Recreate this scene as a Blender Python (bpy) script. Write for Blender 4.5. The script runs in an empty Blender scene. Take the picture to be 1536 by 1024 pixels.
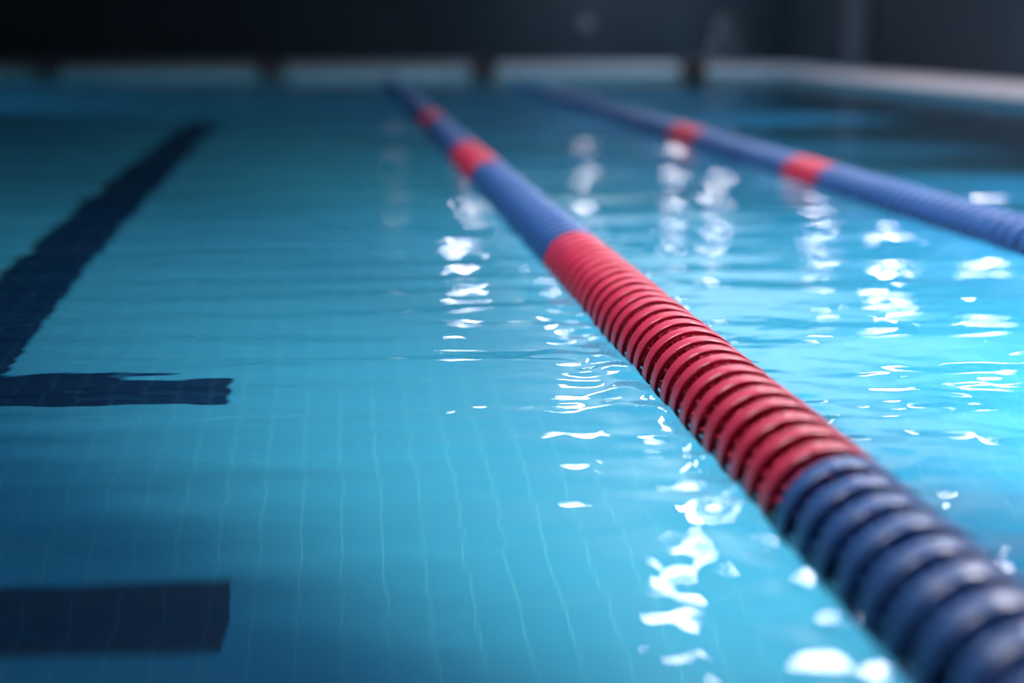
import bpy, bmesh, math, random
import numpy as np
from mathutils import Vector, Matrix

random.seed(11)
S = bpy.context.scene
COL = S.collection
PI = math.pi

# ------------------------------------------------------------------ camera
W, H = 1536, 1024
LENS, SENSOR = 50.0, 36.0
F = LENS / SENSOR * W                      # focal length in pixels
CAM_Z = 0.80                               # above the still water (z = 0)
VPX, VPY, ROLL = 499.0, 42.0, math.radians(0.5)
u, v = VPX - W / 2, H / 2 - VPY
u0 = math.cos(ROLL) * u - math.sin(ROLL) * v
v0 = math.sin(ROLL) * u + math.cos(ROLL) * v
pitch = math.atan2(v0, F)
yaw = math.atan2(-u0 * math.cos(pitch), F)
FW = Vector((math.sin(yaw) * math.cos(pitch), math.cos(yaw) * math.cos(pitch), -math.sin(pitch)))
R0 = Vector((math.cos(yaw), -math.sin(yaw), 0))
U0 = R0.cross(FW)
RT = math.cos(ROLL) * R0 + math.sin(ROLL) * U0
UP = math.cos(ROLL) * U0 - math.sin(ROLL) * R0
CAM = Vector((0, 0, CAM_Z))


def ray(px, py):
    return (FW * F + RT * (px - W / 2) + UP * (H / 2 - py)).normalized()


def at_z(px, py, z):
    d = ray(px, py)
    return CAM + d * ((z - CAM_Z) / d.z)


def at_y(px, py, y):
    d = ray(px, py)
    return CAM + d * (y / d.y)


cam_data = bpy.data.cameras.new('camera')
cam_data.lens = LENS
cam_data.sensor_width = SENSOR
cam_data.sensor_fit = 'HORIZONTAL'
cam_data.clip_start = 0.05
cam_data.dof.use_dof = True
cam_data.dof.focus_distance = 3.35
cam_data.dof.aperture_fstop = 0.80
cam = bpy.data.objects.new('camera', cam_data)
COL.objects.link(cam)
m = Matrix((RT, UP, -FW)).transposed().to_4x4()
m.translation = CAM
cam.matrix_world = m
S.camera = cam

# ------------------------------------------------------------------ place
POOL_L, POOL_R, POOL_N, POOL_F = -7.6, 7.70, -0.60, 24.6
DEPTH = 1.20
DECK = 0.10
ROOM_L, ROOM_R, ROOM_N, ROOM_F = -10.4, 10.25, -4.0, 32.6
CEIL = 3.60

# ------------------------------------------------------------------ helpers


def tag(o, label=None, cat=None, group=None, kind=None):
    if label:
        o['label'] = label
    if cat:
        o['category'] = cat
    if group:
        o['group'] = group
    if kind:
        o['kind'] = kind
    return o


def link(name, mesh, mats, parent=None):
    o = bpy.data.objects.new(name, mesh)
    COL.objects.link(o)
    if not isinstance(mats, (list, tuple)):
        mats = [mats]
    if not mesh.materials:
        for mm in mats:
            mesh.materials.append(mm)
    if parent:
        o.parent = parent
    return o


def build(name, bm, mats, parent=None, smooth=False):
    me = bpy.data.meshes.new(name)
    bm.normal_update()
    bm.to_mesh(me)
    bm.free()
    if smooth:
        for p in me.polygons:
            p.use_smooth = True
    return link(name, me, mats, parent)


def empty(name, loc=(0, 0, 0), rz=0):
    o = bpy.data.objects.new(name, None)
    o.empty_display_size = 0.1
    COL.objects.link(o)
    o.location = loc
    o.rotation_euler.z = rz
    return o


def box(bm, x0, x1, y0, y1, z0, z1, bevel=0.0, mat=0):
    vs = [bm.verts.new(p) for p in ((x0, y0, z0), (x1, y0, z0), (x1, y1, z0), (x0, y1, z0),
                                    (x0, y0, z1), (x1, y0, z1), (x1, y1, z1), (x0, y1, z1))]
    fs = []
    for idx in ((3, 2, 1, 0), (4, 5, 6, 7), (0, 1, 5, 4), (1, 2, 6, 5), (2, 3, 7, 6), (3, 0, 4, 7)):
        f = bm.faces.new([vs[i] for i in idx])
        f.material_index = mat
        fs.append(f)
    if bevel > 0:
        es = {e for f in fs for e in f.edges}
        bmesh.ops.bevel(bm, geom=list(es), offset=bevel, segments=2, affect='EDGES', profile=0.5)
    return vs


def prism(bm, pts, axis, a0, a1):
    """extrude a closed outline along an axis; pts are the other two coordinates in order"""
    def mk(p, a):
        if axis == 'x':
            return (a, p[0], p[1])
        if axis == 'y':
            return (p[0], a, p[1])
        return (p[0], p[1], a)
    A = [bm.verts.new(mk(p, a0)) for p in pts]
    B = [bm.verts.new(mk(p, a1)) for p in pts]
    n = len(pts)
    bm.faces.new(A)
    bm.faces.new(B[::-1])
    for i in range(n):
        bm.faces.new((A[i], B[i], B[(i + 1) % n], A[(i + 1) % n]))
    bmesh.ops.recalc_face_normals(bm, faces=bm.faces[:])


def lathe_y(bm, prof, seg=48, closed=True, mat=0, y0=0.0):
    """prof: list of (radius, y); revolved about the y axis"""
    rings = []
    for r, y in prof:
        rings.append([bm.verts.new((r * math.cos(2 * PI * i / seg), y + y0, r * math.sin(2 * PI * i / seg)))
                      for i in range(seg)])
    n = len(prof)
    for k in range(n if closed else n - 1):
        a, b = rings[k], rings[(k + 1) % n]
        for i in range(seg):
            j = (i + 1) % seg
            f = bm.faces.new((a[i], a[j], b[j], b[i]))
            f.material_index = mat
            f.smooth = True


# ------------------------------------------------------------------ materials


def nodes(name):
    mt = bpy.data.materials.new(name)
    mt.use_nodes = True
    nt = mt.node_tree
    nt.nodes.clear()
    out = nt.nodes.new('ShaderNodeOutputMaterial')
    return mt, nt, out


def principled(nt, out, col=(0.5, 0.5, 0.5), rough=0.5, metal=0.0):
    b = nt.nodes.new('ShaderNodeBsdfPrincipled')
    b.inputs['Base Color'].default_value = (*col, 1)
    b.inputs['Roughness'].default_value = rough
    b.inputs['Metallic'].default_value = metal
    nt.links.new(b.outputs[0], out.inputs['Surface'])
    return b


def mottled(name, c0, c1, rough=0.5, scale=8.0, metal=0.0, stretch=(1, 1, 1), rough_var=0.0, coat=0.0, bump=0.0):
    mt, nt, out = nodes(name)
    b = principled(nt, out, c0, rough, metal)
    tc = nt.nodes.new('ShaderNodeTexCoord')
    mp = nt.nodes.new('ShaderNodeMapping')
    mp.inputs['Scale'].default_value = stretch
    nz = nt.nodes.new('ShaderNodeTexNoise')
    nz.inputs['Scale'].default_value = scale
    nz.inputs['Detail'].default_value = 4
    mx = nt.nodes.new('ShaderNodeMix')
    mx.data_type = 'RGBA'
    mx.inputs[6].default_value = (*c0, 1)
    mx.inputs[7].default_value = (*c1, 1)
    L = nt.links.new
    L(tc.outputs['Object'], mp.inputs[0])
    L(mp.outputs[0], nz.inputs['Vector'])
    L(nz.outputs[0], mx.inputs[0])
    L(mx.outputs[2], b.inputs['Base Color'])
    if rough_var:
        mr = nt.nodes.new('ShaderNodeMapRange')
        mr.inputs[3].default_value = rough - rough_var
        mr.inputs[4].default_value = rough + rough_var
        L(nz.outputs[0], mr.inputs[0])
        L(mr.outputs[0], b.inputs['Roughness'])
    if coat:
        b.inputs['Coat Weight'].default_value = coat
        b.inputs['Coat Roughness'].default_value = 0.18
    if bump:
        bp = nt.nodes.new('ShaderNodeBump')
        bp.inputs['Strength'].default_value = bump
        bp.inputs['Distance'].default_value = 0.01
        L(nz.outputs[0], bp.inputs['Height'])
        L(bp.outputs[0], b.inputs['Normal'])
    return mt


def tiled(name, c0, c1, grout, w, h, mortar, rough=0.3, swap=False, noise=0.5, axes='xy'):
    mt, nt, out = nodes(name)
    b = principled(nt, out, c0, rough)
    tc = nt.nodes.new('ShaderNodeTexCoord')
    br = nt.nodes.new('ShaderNodeTexBrick')
    br.offset = 0.0
    br.inputs['Color1'].default_value = (*c0, 1)
    br.inputs['Color2'].default_value = (*c1, 1)
    br.inputs['Mortar'].default_value = (*grout, 1)
    br.inputs['Scale'].default_value = 1.0
    br.inputs['Mortar Size'].default_value = mortar
    br.inputs['Mortar Smooth'].default_value = 0.3
    br.inputs['Brick Width'].default_value = w
    br.inputs['Row Height'].default_value = h
    L = nt.links.new
    if axes == 'xy':
        L(tc.outputs['Object'], br.inputs['Vector'])
    else:
        sp = nt.nodes.new('ShaderNodeSeparateXYZ')
        cb = nt.nodes.new('ShaderNodeCombineXYZ')
        L(tc.outputs['Object'], sp.inputs[0])
        L(sp.outputs['XYZ'.index(axes[0].upper())], cb.inputs[0])
        L(sp.outputs['XYZ'.index(axes[1].upper())], cb.inputs[1])
        L(cb.outputs[0], br.inputs['Vector'])
    L(br.outputs['Color'], b.inputs['Base Color'])
    return mt


def lamp_mat(name, col, strength):
    mt, nt, out = nodes(name)
    e = nt.nodes.new('ShaderNodeEmission')
    e.inputs[0].default_value = (*col, 1)
    e.inputs[1].default_value = strength
    nt.links.new(e.outputs[0], out.inputs['Surface'])
    return mt


TILE = (0.060, 0.425, 0.655)
TILE2 = (0.058, 0.415, 0.64)
GROUT = (0.105, 0.52, 0.695)
M = {}
M['pool_tile'] = tiled('pool_tile', TILE, TILE2, GROUT, 0.10, 0.30, 0.0028)
M['pool_tile_x'] = tiled('pool_tile_end', TILE, TILE2, GROUT, 0.10, 0.30, 0.0028, axes='xz')
M['pool_tile_y'] = tiled('pool_tile_side', TILE, TILE2, GROUT, 0.10, 0.30, 0.0028, axes='yz')
M['mark_tile'] = tiled('marking_tile', (0.003, 0.030, 0.092), (0.0025, 0.027, 0.085), (0.012, 0.10, 0.20), 0.10, 0.10, 0.0028)
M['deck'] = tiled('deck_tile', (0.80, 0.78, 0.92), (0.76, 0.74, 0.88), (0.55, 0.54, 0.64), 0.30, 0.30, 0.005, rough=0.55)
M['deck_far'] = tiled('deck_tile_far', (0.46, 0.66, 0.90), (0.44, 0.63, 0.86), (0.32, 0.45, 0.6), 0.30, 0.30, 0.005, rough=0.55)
M['coping'] = mottled('coping_stone', (0.72, 0.71, 0.80), (0.66, 0.65, 0.75), 0.5, 6)
M['ceiling'] = mottled('ceiling_paint', (0.012, 0.022, 0.038), (0.009, 0.017, 0.030), 0.85, 1.2)
M['disc_red'] = mottled('disc_red', (0.67, 0.048, 0.135), (0.56, 0.028, 0.085), 0.37, 22, rough_var=0.08, coat=0.35, bump=0.05)
M['disc_blue'] = mottled('disc_blue', (0.036, 0.150, 0.46), (0.028, 0.120, 0.39), 0.36, 22, rough_var=0.08, coat=0.3, bump=0.05)
M['cable'] = mottled('steel_cable', (0.45, 0.46, 0.48), (0.3, 0.31, 0.33), 0.35, 60, metal=1.0)
M['block_body'] = mottled('block_body', (0.004, 0.005, 0.010), (0.003, 0.004, 0.008), 0.6, 10)
M['block_top'] = mottled('block_top', (0.016, 0.015, 0.045), (0.012, 0.011, 0.034), 0.6, 10)
M['stand'] = mottled('stand_plastic', (0.16, 0.21, 0.27), (0.13, 0.17, 0.22), 0.5, 10)
M['hinge'] = mottled('hinge_metal', (0.3, 0.3, 0.32), (0.2, 0.2, 0.22), 0.4, 30, metal=1.0)
M['fixture'] = mottled('fixture_metal', (0.10, 0.11, 0.13), (0.08, 0.09, 0.1), 0.4, 10)
M['opal'] = mottled('opal_glass', (0.20, 0.26, 0.33), (0.18, 0.23, 0.30), 0.35, 10)
M['pilaster'] = mottled('pilaster_paint', (0.10, 0.14, 0.21), (0.08, 0.12, 0.18), 0.7, 3)


M['upper'] = mottled('upper_wall_reflect', (0.08, 0.28, 0.52), (0.07, 0.25, 0.47), 0.7, 2)  # pale blue of the added band that brightens the far water


def wall_mat(name, axes, dark, light):
    """dark wall cladding: vertical boards of slightly different blue greys"""
    mt, nt, out = nodes(name)
    b = principled(nt, out, dark, 0.7)
    tc = nt.nodes.new('ShaderNodeTexCoord')
    sp = nt.nodes.new('ShaderNodeSeparateXYZ')
    cb = nt.nodes.new('ShaderNodeCombineXYZ')
    br = nt.nodes.new('ShaderNodeTexBrick')
    br.offset = 0.0
    br.inputs['Color1'].default_value = (*dark, 1)
    br.inputs['Color2'].default_value = (*light, 1)
    br.inputs['Mortar'].default_value = (dark[0] * .4, dark[1] * .4, dark[2] * .4, 1)
    br.inputs['Scale'].default_value = 1.0
    br.inputs['Mortar Size'].default_value = 0.012
    br.inputs['Brick Width'].default_value = 1.25
    br.inputs['Row Height'].default_value = 9.0
    nz = nt.nodes.new('ShaderNodeTexNoise')
    nz.inputs['Scale'].default_value = 0.9
    mx = nt.nodes.new('ShaderNodeMix')
    mx.data_type = 'RGBA'
    mx.blend_type = 'MULTIPLY'
    mx.inputs[0].default_value = 0.35
    L = nt.links.new
    L(tc.outputs['Object'], sp.inputs[0])
    L(sp.outputs['XYZ'.index(axes[0])], cb.inputs[0])
    L(sp.outputs[2], cb.inputs[1])
    L(cb.outputs[0], br.inputs['Vector'])
    L(cb.outputs[0], nz.inputs['Vector'])
    L(br.outputs['Color'], mx.inputs[6])
    L(nz.outputs[0], mx.inputs[7])
    L(mx.outputs[2], b.inputs['Base Color'])
    return mt


M['wall_x'] = wall_mat('wall_cladding_end', 'X', (0.013, 0.045, 0.078), (0.022, 0.062, 0.098))
M['wall_y'] = wall_mat('wall_cladding_side', 'Y', (0.006, 0.025, 0.050), (0.012, 0.037, 0.068))

# water: a clear dielectric with very fine ripples on top of the modelled waves
mt, nt, out = nodes('water')
b = principled(nt, out, (0.86, 0.97, 1.0), 0.0)
b.inputs['IOR'].default_value = 1.33
b.inputs['Transmission Weight'].default_value = 1.0
M['water'] = mt


M['lamp'] = lamp_mat('lamp_diffuser', (1.0, 0.92, 0.93), 34.0)
M['lamp_dim'] = lamp_mat('lamp_diffuser_dim', (1.0, 0.95, 0.93), 3.0)

# ------------------------------------------------------------------ setting


def struct(name, bm, mat, label=None, cat=None):
    o = build(name, bm, mat)
    tag(o, label, cat, kind='structure')
    return o


def slab(name, x0, x1, y0, y1, z0, z1, mat, label=None, cat=None):
    bm = bmesh.new()
    box(bm, x0, x1, y0, y1, z0, z1)
    return struct(name, bm, mat, label, cat)


slab('floor', POOL_L, POOL_R, POOL_N, POOL_F, -DEPTH - 0.2, -DEPTH, M['pool_tile'],
     'pale blue square tiles of the pool bottom under the water', 'pool floor')
slab('wall_basin_far', POOL_L - .3, POOL_R + .3, POOL_F, POOL_F + .3, -DEPTH - .2, DECK - .03, M['pool_tile_x'])
slab('wall_basin_near', POOL_L - .3, POOL_R + .3, POOL_N - .3, POOL_N, -DEPTH - .2, DECK - .03, M['pool_tile_x'])
slab('wall_basin_left', POOL_L - .3, POOL_L, POOL_N, POOL_F, -DEPTH - .2, DECK - .03, M['pool_tile_y'])
slab('wall_basin_right', POOL_R, POOL_R + .3, POOL_N, POOL_F, -DEPTH - .2, DECK - .03, M['pool_tile_y'])
# coping stones round the edge
cop = 0.30
slab('trim_1', POOL_L - cop, POOL_R + cop, POOL_F, POOL_F + cop, DECK - .03, DECK + .006, M['coping'],
     'pale coping along the far end of the pool', 'pool edge')
slab('trim_2', POOL_R, POOL_R + cop, POOL_N, POOL_F, DECK - .03, DECK + .006, M['coping'],
     'pale coping along the right side of the pool', 'pool edge')
slab('trim_3', POOL_L - cop, POOL_L, POOL_N, POOL_F, DECK - .03, DECK + .006, M['coping'])
slab('trim_4', POOL_L - cop, POOL_R + cop, POOL_N - cop, POOL_N, DECK - .03, DECK + .006, M['coping'])
# decks
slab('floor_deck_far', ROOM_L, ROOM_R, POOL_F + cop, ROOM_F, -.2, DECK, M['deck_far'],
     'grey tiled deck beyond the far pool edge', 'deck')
slab('floor_deck_right', POOL_R + cop, ROOM_R, ROOM_N, POOL_F + cop, -.2, DECK, M['deck'],
     'pale tiled deck along the right side of the pool', 'deck')
slab('floor_deck_left', ROOM_L, POOL_L - cop, ROOM_N, POOL_F + cop, -.2, DECK, M['deck'])
slab('floor_deck_near', POOL_L - cop, POOL_R + cop, ROOM_N, POOL_N - cop, -.2, DECK, M['deck'])
# room shell
slab('wall_far', ROOM_L - .2, ROOM_R + .2, ROOM_F, ROOM_F + .2, -.2, CEIL + .2, M['wall_x'],
     'dark navy clad wall behind the far deck', 'wall')
slab('wall_right', ROOM_R, ROOM_R + .2, ROOM_N, ROOM_F, -.2, CEIL + .2, M['wall_y'],
     'dark navy wall behind the pale right deck', 'wall')
slab('wall_left', ROOM_L - .2, ROOM_L, ROOM_N, ROOM_F, -.2, CEIL + .2, M['wall_y'])
slab('wall_near', ROOM_L - .2, ROOM_R + .2, ROOM_N - .2, ROOM_N, -.2, CEIL + .2, M['wall_x'])
bm = bmesh.new()
for q in ((ROOM_L, -4.5, ROOM_N, ROOM_F), (9.9, ROOM_R, ROOM_N, ROOM_F), (-4.5, 9.9, ROOM_N, 1.0), (-4.5, 9.9, 29.0, ROOM_F)):
    box(bm, *q, CEIL, CEIL + .2)
struct('ceiling', bm, M['ceiling'])

slab('trim_20', ROOM_L, ROOM_R, ROOM_F - .04, ROOM_F, 1.75, CEIL, M['upper'])  # unseen pale band, added to reflect blue into the far water
# added frosted sheet over the pool, backlit to lay pale haze on the water
mt, nt, out = nodes('frosted_sheet')
tr = nt.nodes.new('ShaderNodeBsdfTranslucent')
tr.inputs[0].default_value = (0.80, 0.86, 0.90, 1)
nt.links.new(tr.outputs[0], out.inputs['Surface'])
M['frosted'] = mt
SK = (-4.5, 9.9, 1.0, 29.0)
bm = bmesh.new()
vs = [bm.verts.new(p) for p in ((SK[0], SK[2], CEIL), (SK[1], SK[2], CEIL), (SK[1], SK[3], CEIL), (SK[0], SK[3], CEIL))]
bm.faces.new(vs)
struct('haze_sheet_1', bm, M['frosted'], 'added backlit frosted sheet over the pool, for haze on the water', 'added light sheet')
ld = bpy.data.lights.new('haze_fill_light', 'AREA')  # unseen area light added above the sheet to make it glow
ld.shape = 'RECTANGLE'
ld.size, ld.size_y = 3.5, 12.0
ld.energy = 230
ld.color = (0.86, 0.95, 1.0)
o = bpy.data.objects.new('haze_fill_light', ld)
COL.objects.link(o)
o.location = (5.0, 18.0, CEIL + 1.4)

# vertical battens and pilasters on the walls
n_trim = 5
for px, wd in ((150, .55), (318, .30), (655, .40)):
    p = at_y(px, 60, ROOM_F - .05)
    slab('trim_%d' % n_trim, p.x - wd / 2, p.x + wd / 2, ROOM_F - .06, ROOM_F, DECK, 1.74, M['wall_x'])
    n_trim += 1
# lighter pilaster on the right wall
d = ray(1277, 60)
py_ = d.y / d.x * (ROOM_R - .2)
slab('trim_%d' % n_trim, ROOM_R - .22, ROOM_R, py_ - .35, py_ + .35, DECK, CEIL, M['pilaster'],
     'paler upright pilaster on the dark right wall', 'pilaster')

# dark tile markings on the pool bottom
mk = 'floor_marking'
bm = bmesh.new(); box(bm, -1.375, -1.065, 4.62, 13.9, -DEPTH, -DEPTH + .002)
struct(mk, bm, M['mark_tile'], 'long dark navy lane line running away on the pool bottom', 'lane marking')
bm = bmesh.new(); box(bm, -2.09, -.345, 4.315, 4.60, -DEPTH, -DEPTH + .002)
struct(mk, bm, M['mark_tile'], 'dark navy cross bar at the near end of the lane line', 'lane marking')
bm = bmesh.new(); box(bm, -2.09, -.255, 2.885, 3.18, -DEPTH, -DEPTH + .002)
struct(mk, bm, M['mark_tile'], 'separate dark navy bar nearest the viewer on the pool bottom', 'lane marking')

# ------------------------------------------------------------------ water surface
ROPE_X, ROPE_X2 = 0.83, 2.63
rng = np.random.default_rng(34)


def axis_rows():
    ys, y = [POOL_N + .002], POOL_N + .002
    while y < POOL_F - .004:
        if y < 1.2:
            y += 0.05
        elif y < 8:
            y += 0.012
        else:
            y += 0.012 + 0.018 * min(1, (y - 8) / 6)
        ys.append(min(y, POOL_F - .004))
    return np.array(ys)


def axis_cols():
    xs, x = [POOL_L + .004], POOL_L + .004
    while x < POOL_R - .004:
        if ROPE_X - .75 < x < ROPE_X + .6:
            x += 0.014
        elif -2.6 < x < 4.5:
            x += 0.03
        else:
            x += 0.06
        xs.append(min(x, POOL_R - .004))
    return np.array(xs)


ys, xs = axis_rows(), axis_cols()
X, Y = np.meshgrid(xs, ys)
Z = np.zeros_like(X)
# long crested ripples running along the pool
def add_waves(n, lam0, lam1, spread, slope, env=None, mean=PI / 2):
    global Z
    acc = np.zeros_like(X)
    for i in range(n):
        lam = math.exp(rng.uniform(math.log(lam0), math.log(lam1)))
        th = mean + rng.normal(0, spread)
        k = 2 * PI / lam
        ph = rng.uniform(0, 2 * PI)
        a = slope * math.sqrt(2.0 / n) / k
        acc += a * np.sin(k * (X * math.cos(th) + Y * math.sin(th)) + ph)
    Z += acc if env is None else acc * env


calm = np.clip(np.maximum((Y - 3.2) / 3.5, (X + .2) / .9), .3, 1)
patch = 0.75 + 0.35 * np.sin(1.3 * X + 0.8 * Y + 1.0) * np.sin(0.9 * Y - 0.5 * X)
add_waves(26, 0.14, 0.30, 0.20, 0.022, patch)
add_waves(22, 0.30, 0.80, 0.45, 0.020, calm)
add_waves(26, 0.05, 0.10, 0.45, 0.013, np.clip((9 - Y) / 3, 0, 1))
add_waves(16, 0.8, 2.2, 0.6, 0.010, calm)
near = np.exp(-(np.maximum(np.abs(X - ROPE_X) - .10, 0) / 0.13) ** 2)
add_waves(40, 0.07, 0.20, 1.0, 0.12, near * np.clip((9 - Y) / 3, 0, 1))
right = np.clip((X - ROPE_X) / .6, 0, 1) * np.clip((8 - Y) / 3, 0, 1)
add_waves(30, 0.07, 0.16, 0.7, 0.016, right)
Z *= 1 - 0.65 * np.clip((Y - 12) / 8, 0, 1)
Z = Z.astype(np.float32)
ny, nx = X.shape
co = np.stack([X, Y, Z], -1).reshape(-1, 3).astype(np.float32)
idx = np.arange(ny * nx).reshape(ny, nx)
quads = np.stack([idx[:-1, :-1], idx[:-1, 1:], idx[1:, 1:], idx[1:, :-1]], -1).reshape(-1, 4)
me = bpy.data.meshes.new('pool_water')
me.vertices.add(len(co)); me.vertices.foreach_set('co', co.ravel())
me.loops.add(quads.size); me.loops.foreach_set('vertex_index', quads.ravel().astype(np.int32))
me.polygons.add(len(quads))
me.polygons.foreach_set('loop_start', np.arange(0, quads.size, 4, dtype=np.int32))
me.polygons.foreach_set('loop_total', np.full(len(quads), 4, dtype=np.int32))
me.update(calc_edges=True)
me.polygons.foreach_set('use_smooth', np.ones(len(quads), dtype=bool))
water = link('pool_water', me, M['water'])
tag(water, 'clear rippling blue water filling the pool', 'water', kind='stuff')

# ------------------------------------------------------------------ lane ropes
PITCH, RAD = 0.0955, 0.117


def disc_bm(bm=None, y0=0.0, mat=0, seg=56, ribs=True, cx=0, cz=0):
    bm = bm or bmesh.new()
    n0 = len(bm.verts)
    r, w = RAD, 0.0262
    # outer rim band: rounded edges, slightly crowned
    lathe_y(bm, [(r - .009, -w + .001), (r - .005, -w), (r - .0022, -w + .0008), (r - .0005, -w + .0025), (r, -w * .72), (r, w * .72),
                 (r - .0005, w - .0025), (r - .0022, w - .0008), (r - .005, w), (r - .009, w - .001)], seg, True, mat, y0)
    # inner drum and hub
    hw = PITCH / 2 - .001
    lathe_y(bm, [(.012, -hw), (.064, -hw), (.068, -hw + .004), (.068, hw - .004), (.064, hw), (.012, hw)], max(20, seg // 2), True, mat, y0)
    if ribs:
        nr = 20
        for i in range(nr):
            a = 2 * PI * (i + .5) / nr
            ca, sa = math.cos(a), math.sin(a)
            t = .0022
            vs = []
            for (rr, yy) in ((.066, -.042), (.100, -.024), (.100, .024), (.066, .042)):
                for s in (-1, 1):
                    vs.append(bm.verts.new((rr * ca - s * t * sa, yy + y0, rr * sa + s * t * ca)))
            for q in ((0, 2, 4, 6), (7, 5, 3, 1), (2, 3, 5, 4), (0, 1, 3, 2), (4, 5, 7, 6)):
                f = bm.faces.new([vs[k] for k in q]); f.material_index = mat
    return bm


def disc_mesh(name, mat):
    bm = disc_bm()
    bmesh.ops.recalc_face_normals(bm, faces=bm.faces[:])
    me = bpy.data.meshes.new(name)
    bm.to_mesh(me); bm.free()
    me.materials.append(mat)
    return me


ME_RED = disc_mesh('float_disc_red', M['disc_red'])
ME_BLUE = disc_mesh('float_disc_blue', M['disc_blue'])


def lane_rope(x, y_start, y_end, reds, label, zc):
    root = empty('lane_rope', (x, POOL_N, zc))
    tag(root, label, 'lane rope', 'floating lane ropes')
    # core cable with its end hooks on the pool walls
    bm = bmesh.new()
    lathe_y(bm, [(.0115, 0.003), (.0115, POOL_F - POOL_N - .16), (.004, POOL_F - POOL_N - .16), (.004, .003)], 10, True)
    bmesh.ops.recalc_face_normals(bm, faces=bm.faces[:])
    build('cable', bm, M['cable'], root)
    n = int((y_end - y_start) / PITCH)
    rest = bmesh.new()
    proto = {}
    for i in range(n):
        y = y_start + i * PITCH
        red = any(a <= y < b for a, b in reds)
        if i < 100:
            key = red
            if key not in proto:
                o = link('float_disc', ME_RED if red else ME_BLUE, [], root)
                proto[key] = o
            else:
                o = proto[key].copy()
                COL.objects.link(o)
                o.parent = root
            o.location = (random.uniform(-.0012, .0012), y - POOL_N, random.uniform(-.0012, .0012))
            o.rotation_euler = (random.uniform(-.02, .02), random.uniform(0, 6.28), random.uniform(-.02, .02))
            if red:
                o['label'] = 'red plastic float disc'
            elif 'label' in o:
                del o['label']
        else:
            disc_bm(rest, y - POOL_N, 1 if red else 0, seg=28, ribs=False)
    y = y_start - PITCH                      # discs nearer than the picture shows
    while y > POOL_N + .25:
        disc_bm(rest, y - POOL_N, 0, seg=40)
        y -= PITCH
    bmesh.ops.recalc_face_normals(rest, faces=rest.faces[:])
    r = build('float_disc_run', rest, [M['disc_blue'], M['disc_red']], root)
    r['kind'] = 'stuff'
    r['label'] = 'remaining run of blue and red float discs'
    return root


lane_rope(ROPE_X, 1.00, 21.6, [(2.17, 4.86), (7.6, 9.0), (11.5, 12.5)],
          'blue and red lane rope crossing the middle, its red run in sharp focus', 0.0)
lane_rope(ROPE_X2, 4.30, 20.6, [(7.35, 7.85), (10.0, 10.7)],
          'mostly blue lane rope farther right, leaving the picture at its right edge', 0.0)

# ------------------------------------------------------------------ far starting blocks
block_labels = [
    'dark starting block on the far pool edge, leftmost of the four',
    'dark starting block on the far edge, straight beyond the end of the dark lane line',
    'dark starting block on the far pool edge, standing between the two lane ropes',
    'dark starting block on the far pool edge, beside the pale A-frame stand',
]
bx_ = [at_y(px, 100, POOL_F).x for px in (72, 408, 725, 1040)]


def starting_block():
    root = empty('starting_block', (bx_[0], POOL_F, DECK))
    bm = bmesh.new()
    prism(bm, [(-.17, .006), (.17, .006), (.14, .13), (-.14, .13)], 'y', .02, .34)
    build('pedestal', bm, M['block_body'], root)
    bm = bmesh.new()
    prism(bm, [(-.14, .13), (.40, .13), (.40, .225), (.30, .228), (-.14, .185)], 'x', -.22, .22)
    build('platform', bm, M['block_top'], root)
    bm = bmesh.new()
    prism(bm, [(-.215, .13), (.215, .13), (.20, -.75), (-.20, -.75)], 'y', -.13, -.001)
    build('front_plate', bm, M['block_body'], root)
    return root


blk = starting_block()
tag(blk, block_labels[0], 'starting block', 'starting blocks along the far edge')
for i in range(1, 4):
    c = blk.copy(); COL.objects.link(c)
    c.location.x = bx_[i]
    c['label'] = block_labels[i]
    for ch in list(blk.children):
        k = ch.copy(); COL.objects.link(k); k.parent = c

# ------------------------------------------------------------------ A-frame stand on the far deck
p = at_y(1086, 90, 30.0)
root = empty('folding_stand', (p.x, 30.0, DECK))
tag(root, 'pale blurred A-frame folding stand on the far deck before the dark wall', 'folding stand')
for s in (-1, 1):
    bm = bmesh.new()
    prism(bm, [(s * .36, 0), (s * .20, 0), (s * .02, 1.02), (s * .10, 1.02)], 'y', -.22, .22)
    build('leaf_panel', bm, M['stand'], root)
bm = bmesh.new()
lathe_y(bm, [(.001, -.23), (.03, -.23), (.03, .23), (.001, .23)], 14, True)
for vv in bm.verts:
    vv.co.z += 1.035
bmesh.ops.recalc_face_normals(bm, faces=bm.faces[:])
build('hinge', bm, M['hinge'], root)

# small round wall light
p = at_y(878, 35, ROOM_F)
root = empty('wall_light', (p.x, ROOM_F, p.z))
tag(root, 'small pale round light mounted on the dark far wall', 'wall light')
bm = bmesh.new()
lathe_y(bm, [(.001, 0), (.17, 0), (.17, -.03), (.001, -.03)], 32, True)
bmesh.ops.recalc_face_normals(bm, faces=bm.faces[:])
build('base_plate', bm, M['fixture'], root)
bm = bmesh.new()
lathe_y(bm, [(.001, -.031), (.15, -.031), (.145, -.06), (.12, -.085), (.07, -.10), (.001, -.105)], 32, True)
bmesh.ops.recalc_face_normals(bm, faces=bm.faces[:])
build('lamp_shade', bm, M['opal'], root)

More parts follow.
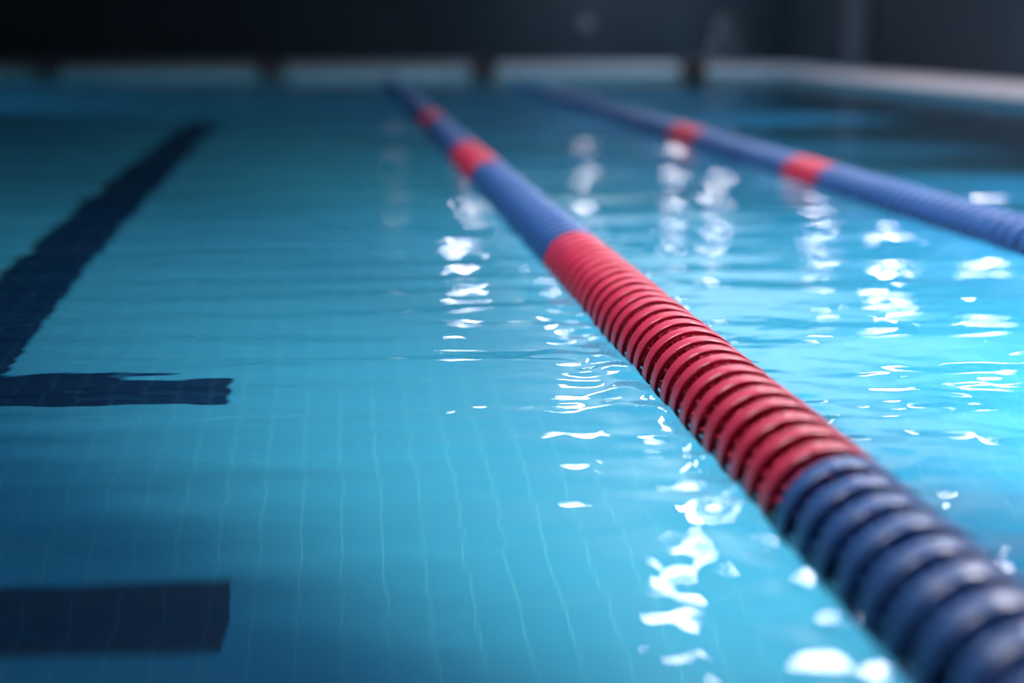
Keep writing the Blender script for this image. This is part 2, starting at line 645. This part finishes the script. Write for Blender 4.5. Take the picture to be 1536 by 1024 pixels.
# ------------------------------------------------------------------ ceiling lamps
lamps = [
    # x, y, half width, half length, dim
    (7.55, 31.4, .20, .30, 0), (8.10, 29.6, .20, .30, 0), (8.55, 24.2, .20, .26, 0), (8.30, 20.3, .28, .32, 0), (8.35, 17.2, .26, .32, 0),
    (8.3, 13.5, .28, .32, 0), (8.3, 9.5, .32, .40, 0),
    (5.55, 31.2, .20, .30, 0), (1.30, 31.4, .20, .30, 1),
    (1.95, 21.5, .22, .30, 0), (3.0, 22.6, .20, .30, 1), (2.75, 15.9, .22, .28, 0), (3.2, 12.0, .20, .22, 0), (2.5, 9.6, .20, .20, 0),
    (2.9, 6.6, .60, .60, 0), (-0.5, 4.4, .60, .60, 0), (5.8, 6.4, .60, .60, 0), (5.6, 3.6, .60, .60, 0), (2.6, 4.0, .60, .60, 0),  # large overhead panels added to light the near rope
]


def lamp(hx, hy, dim):
    root = empty('ceiling_light', (0, 0, CEIL))
    tag(root, 'square white light panel on the dark ceiling, mirrored in the water or added to light the near rope', 'ceiling light', 'ceiling light panels')
    bm = bmesh.new()
    t = .04
    box(bm, -hx - t, hx + t, -hy - t, -hy, -.06, 0)
    box(bm, -hx - t, hx + t, hy, hy + t, -.06, 0)
    box(bm, -hx - t, -hx, -hy, hy, -.06, 0)
    box(bm, hx, hx + t, -hy, hy, -.06, 0)
    build('housing', bm, M['fixture'], root)
    bm = bmesh.new()
    box(bm, -hx, hx, -hy, hy, -.052, -.02)
    build('diffuser', bm, M['lamp_dim'] if dim else M['lamp'], root)
    return root


for x, y, hx, hy, dim in lamps:
    r = lamp(hx, hy, dim)
    r.location = (x, y, CEIL - .065)

# ------------------------------------------------------------------ unseen underwater fill lights, added to brighten the pool floor


def pool_spot(x, y, z, aim, power, col, cone=110, blend=1.0, size=.12):
    ld = bpy.data.lights.new('pool_fill_light', 'SPOT')
    ld.energy = power
    ld.color = col
    ld.spot_size = math.radians(cone)
    ld.spot_blend = blend
    ld.shadow_soft_size = size
    o = bpy.data.objects.new('pool_fill_light', ld)
    COL.objects.link(o)
    o.location = (x, y, z)
    dv = Vector(aim) - Vector((x, y, z))
    o.rotation_euler = dv.to_track_quat('-Z', 'Y').to_euler()
    return o


WARM = (0.40, 0.68, 1.0)
COOL = (0.40, 0.68, 1.0)
for y, pw, az, cn in ((3.6, 11000, -3.4, 46), (6.0, 8000, -2.6, 46), (8.4, 3200, -.6, 46), (11.0, 2600, .55, 56), (14.5, 2800, .4, 64), (18.5, 3400, .4, 66), (22.0, 2000, .4, 60)):
    pool_spot(POOL_R - .15, y, -.45, (0, y, az), pw, WARM, cone=cn)
for y, pw in ((17.0, 1800), (20.5, 1600)):
    pool_spot(POOL_L + .15, y, -.45, (0, y, .3), pw, COOL, cone=70)
for x, ax, pw in ((2.0, .25, 8800), (2.8, 2.4, 17000)):
    pool_spot(x, POOL_N + .15, -.35, (ax, 5.0, .05 if ax < 1 else -.02), pw, (1.0, 0.99, 0.86), cone=44)

# ------------------------------------------------------------------ world and output
w = bpy.data.worlds.new('hall')
w.use_nodes = True
w.node_tree.nodes['Background'].inputs[0].default_value = (0.01, 0.03, 0.06, 1)
w.node_tree.nodes['Background'].inputs[1].default_value = 0.1
S.world = w
S.view_settings.view_transform = 'Standard'
S.view_settings.look = 'None'
S.view_settings.exposure = 0.0
S.view_settings.gamma = 1.0
S.view_settings.use_curve_mapping = False
S.cycles.caustics_refractive = False
S.cycles.caustics_reflective = False
S.cycles.max_bounces = 10
S.cycles.diffuse_bounces = 3
S.cycles.glossy_bounces = 4
S.cycles.transmission_bounces = 8
S.cycles.sample_clamp_indirect = 6.0
S.cycles.use_denoising = True
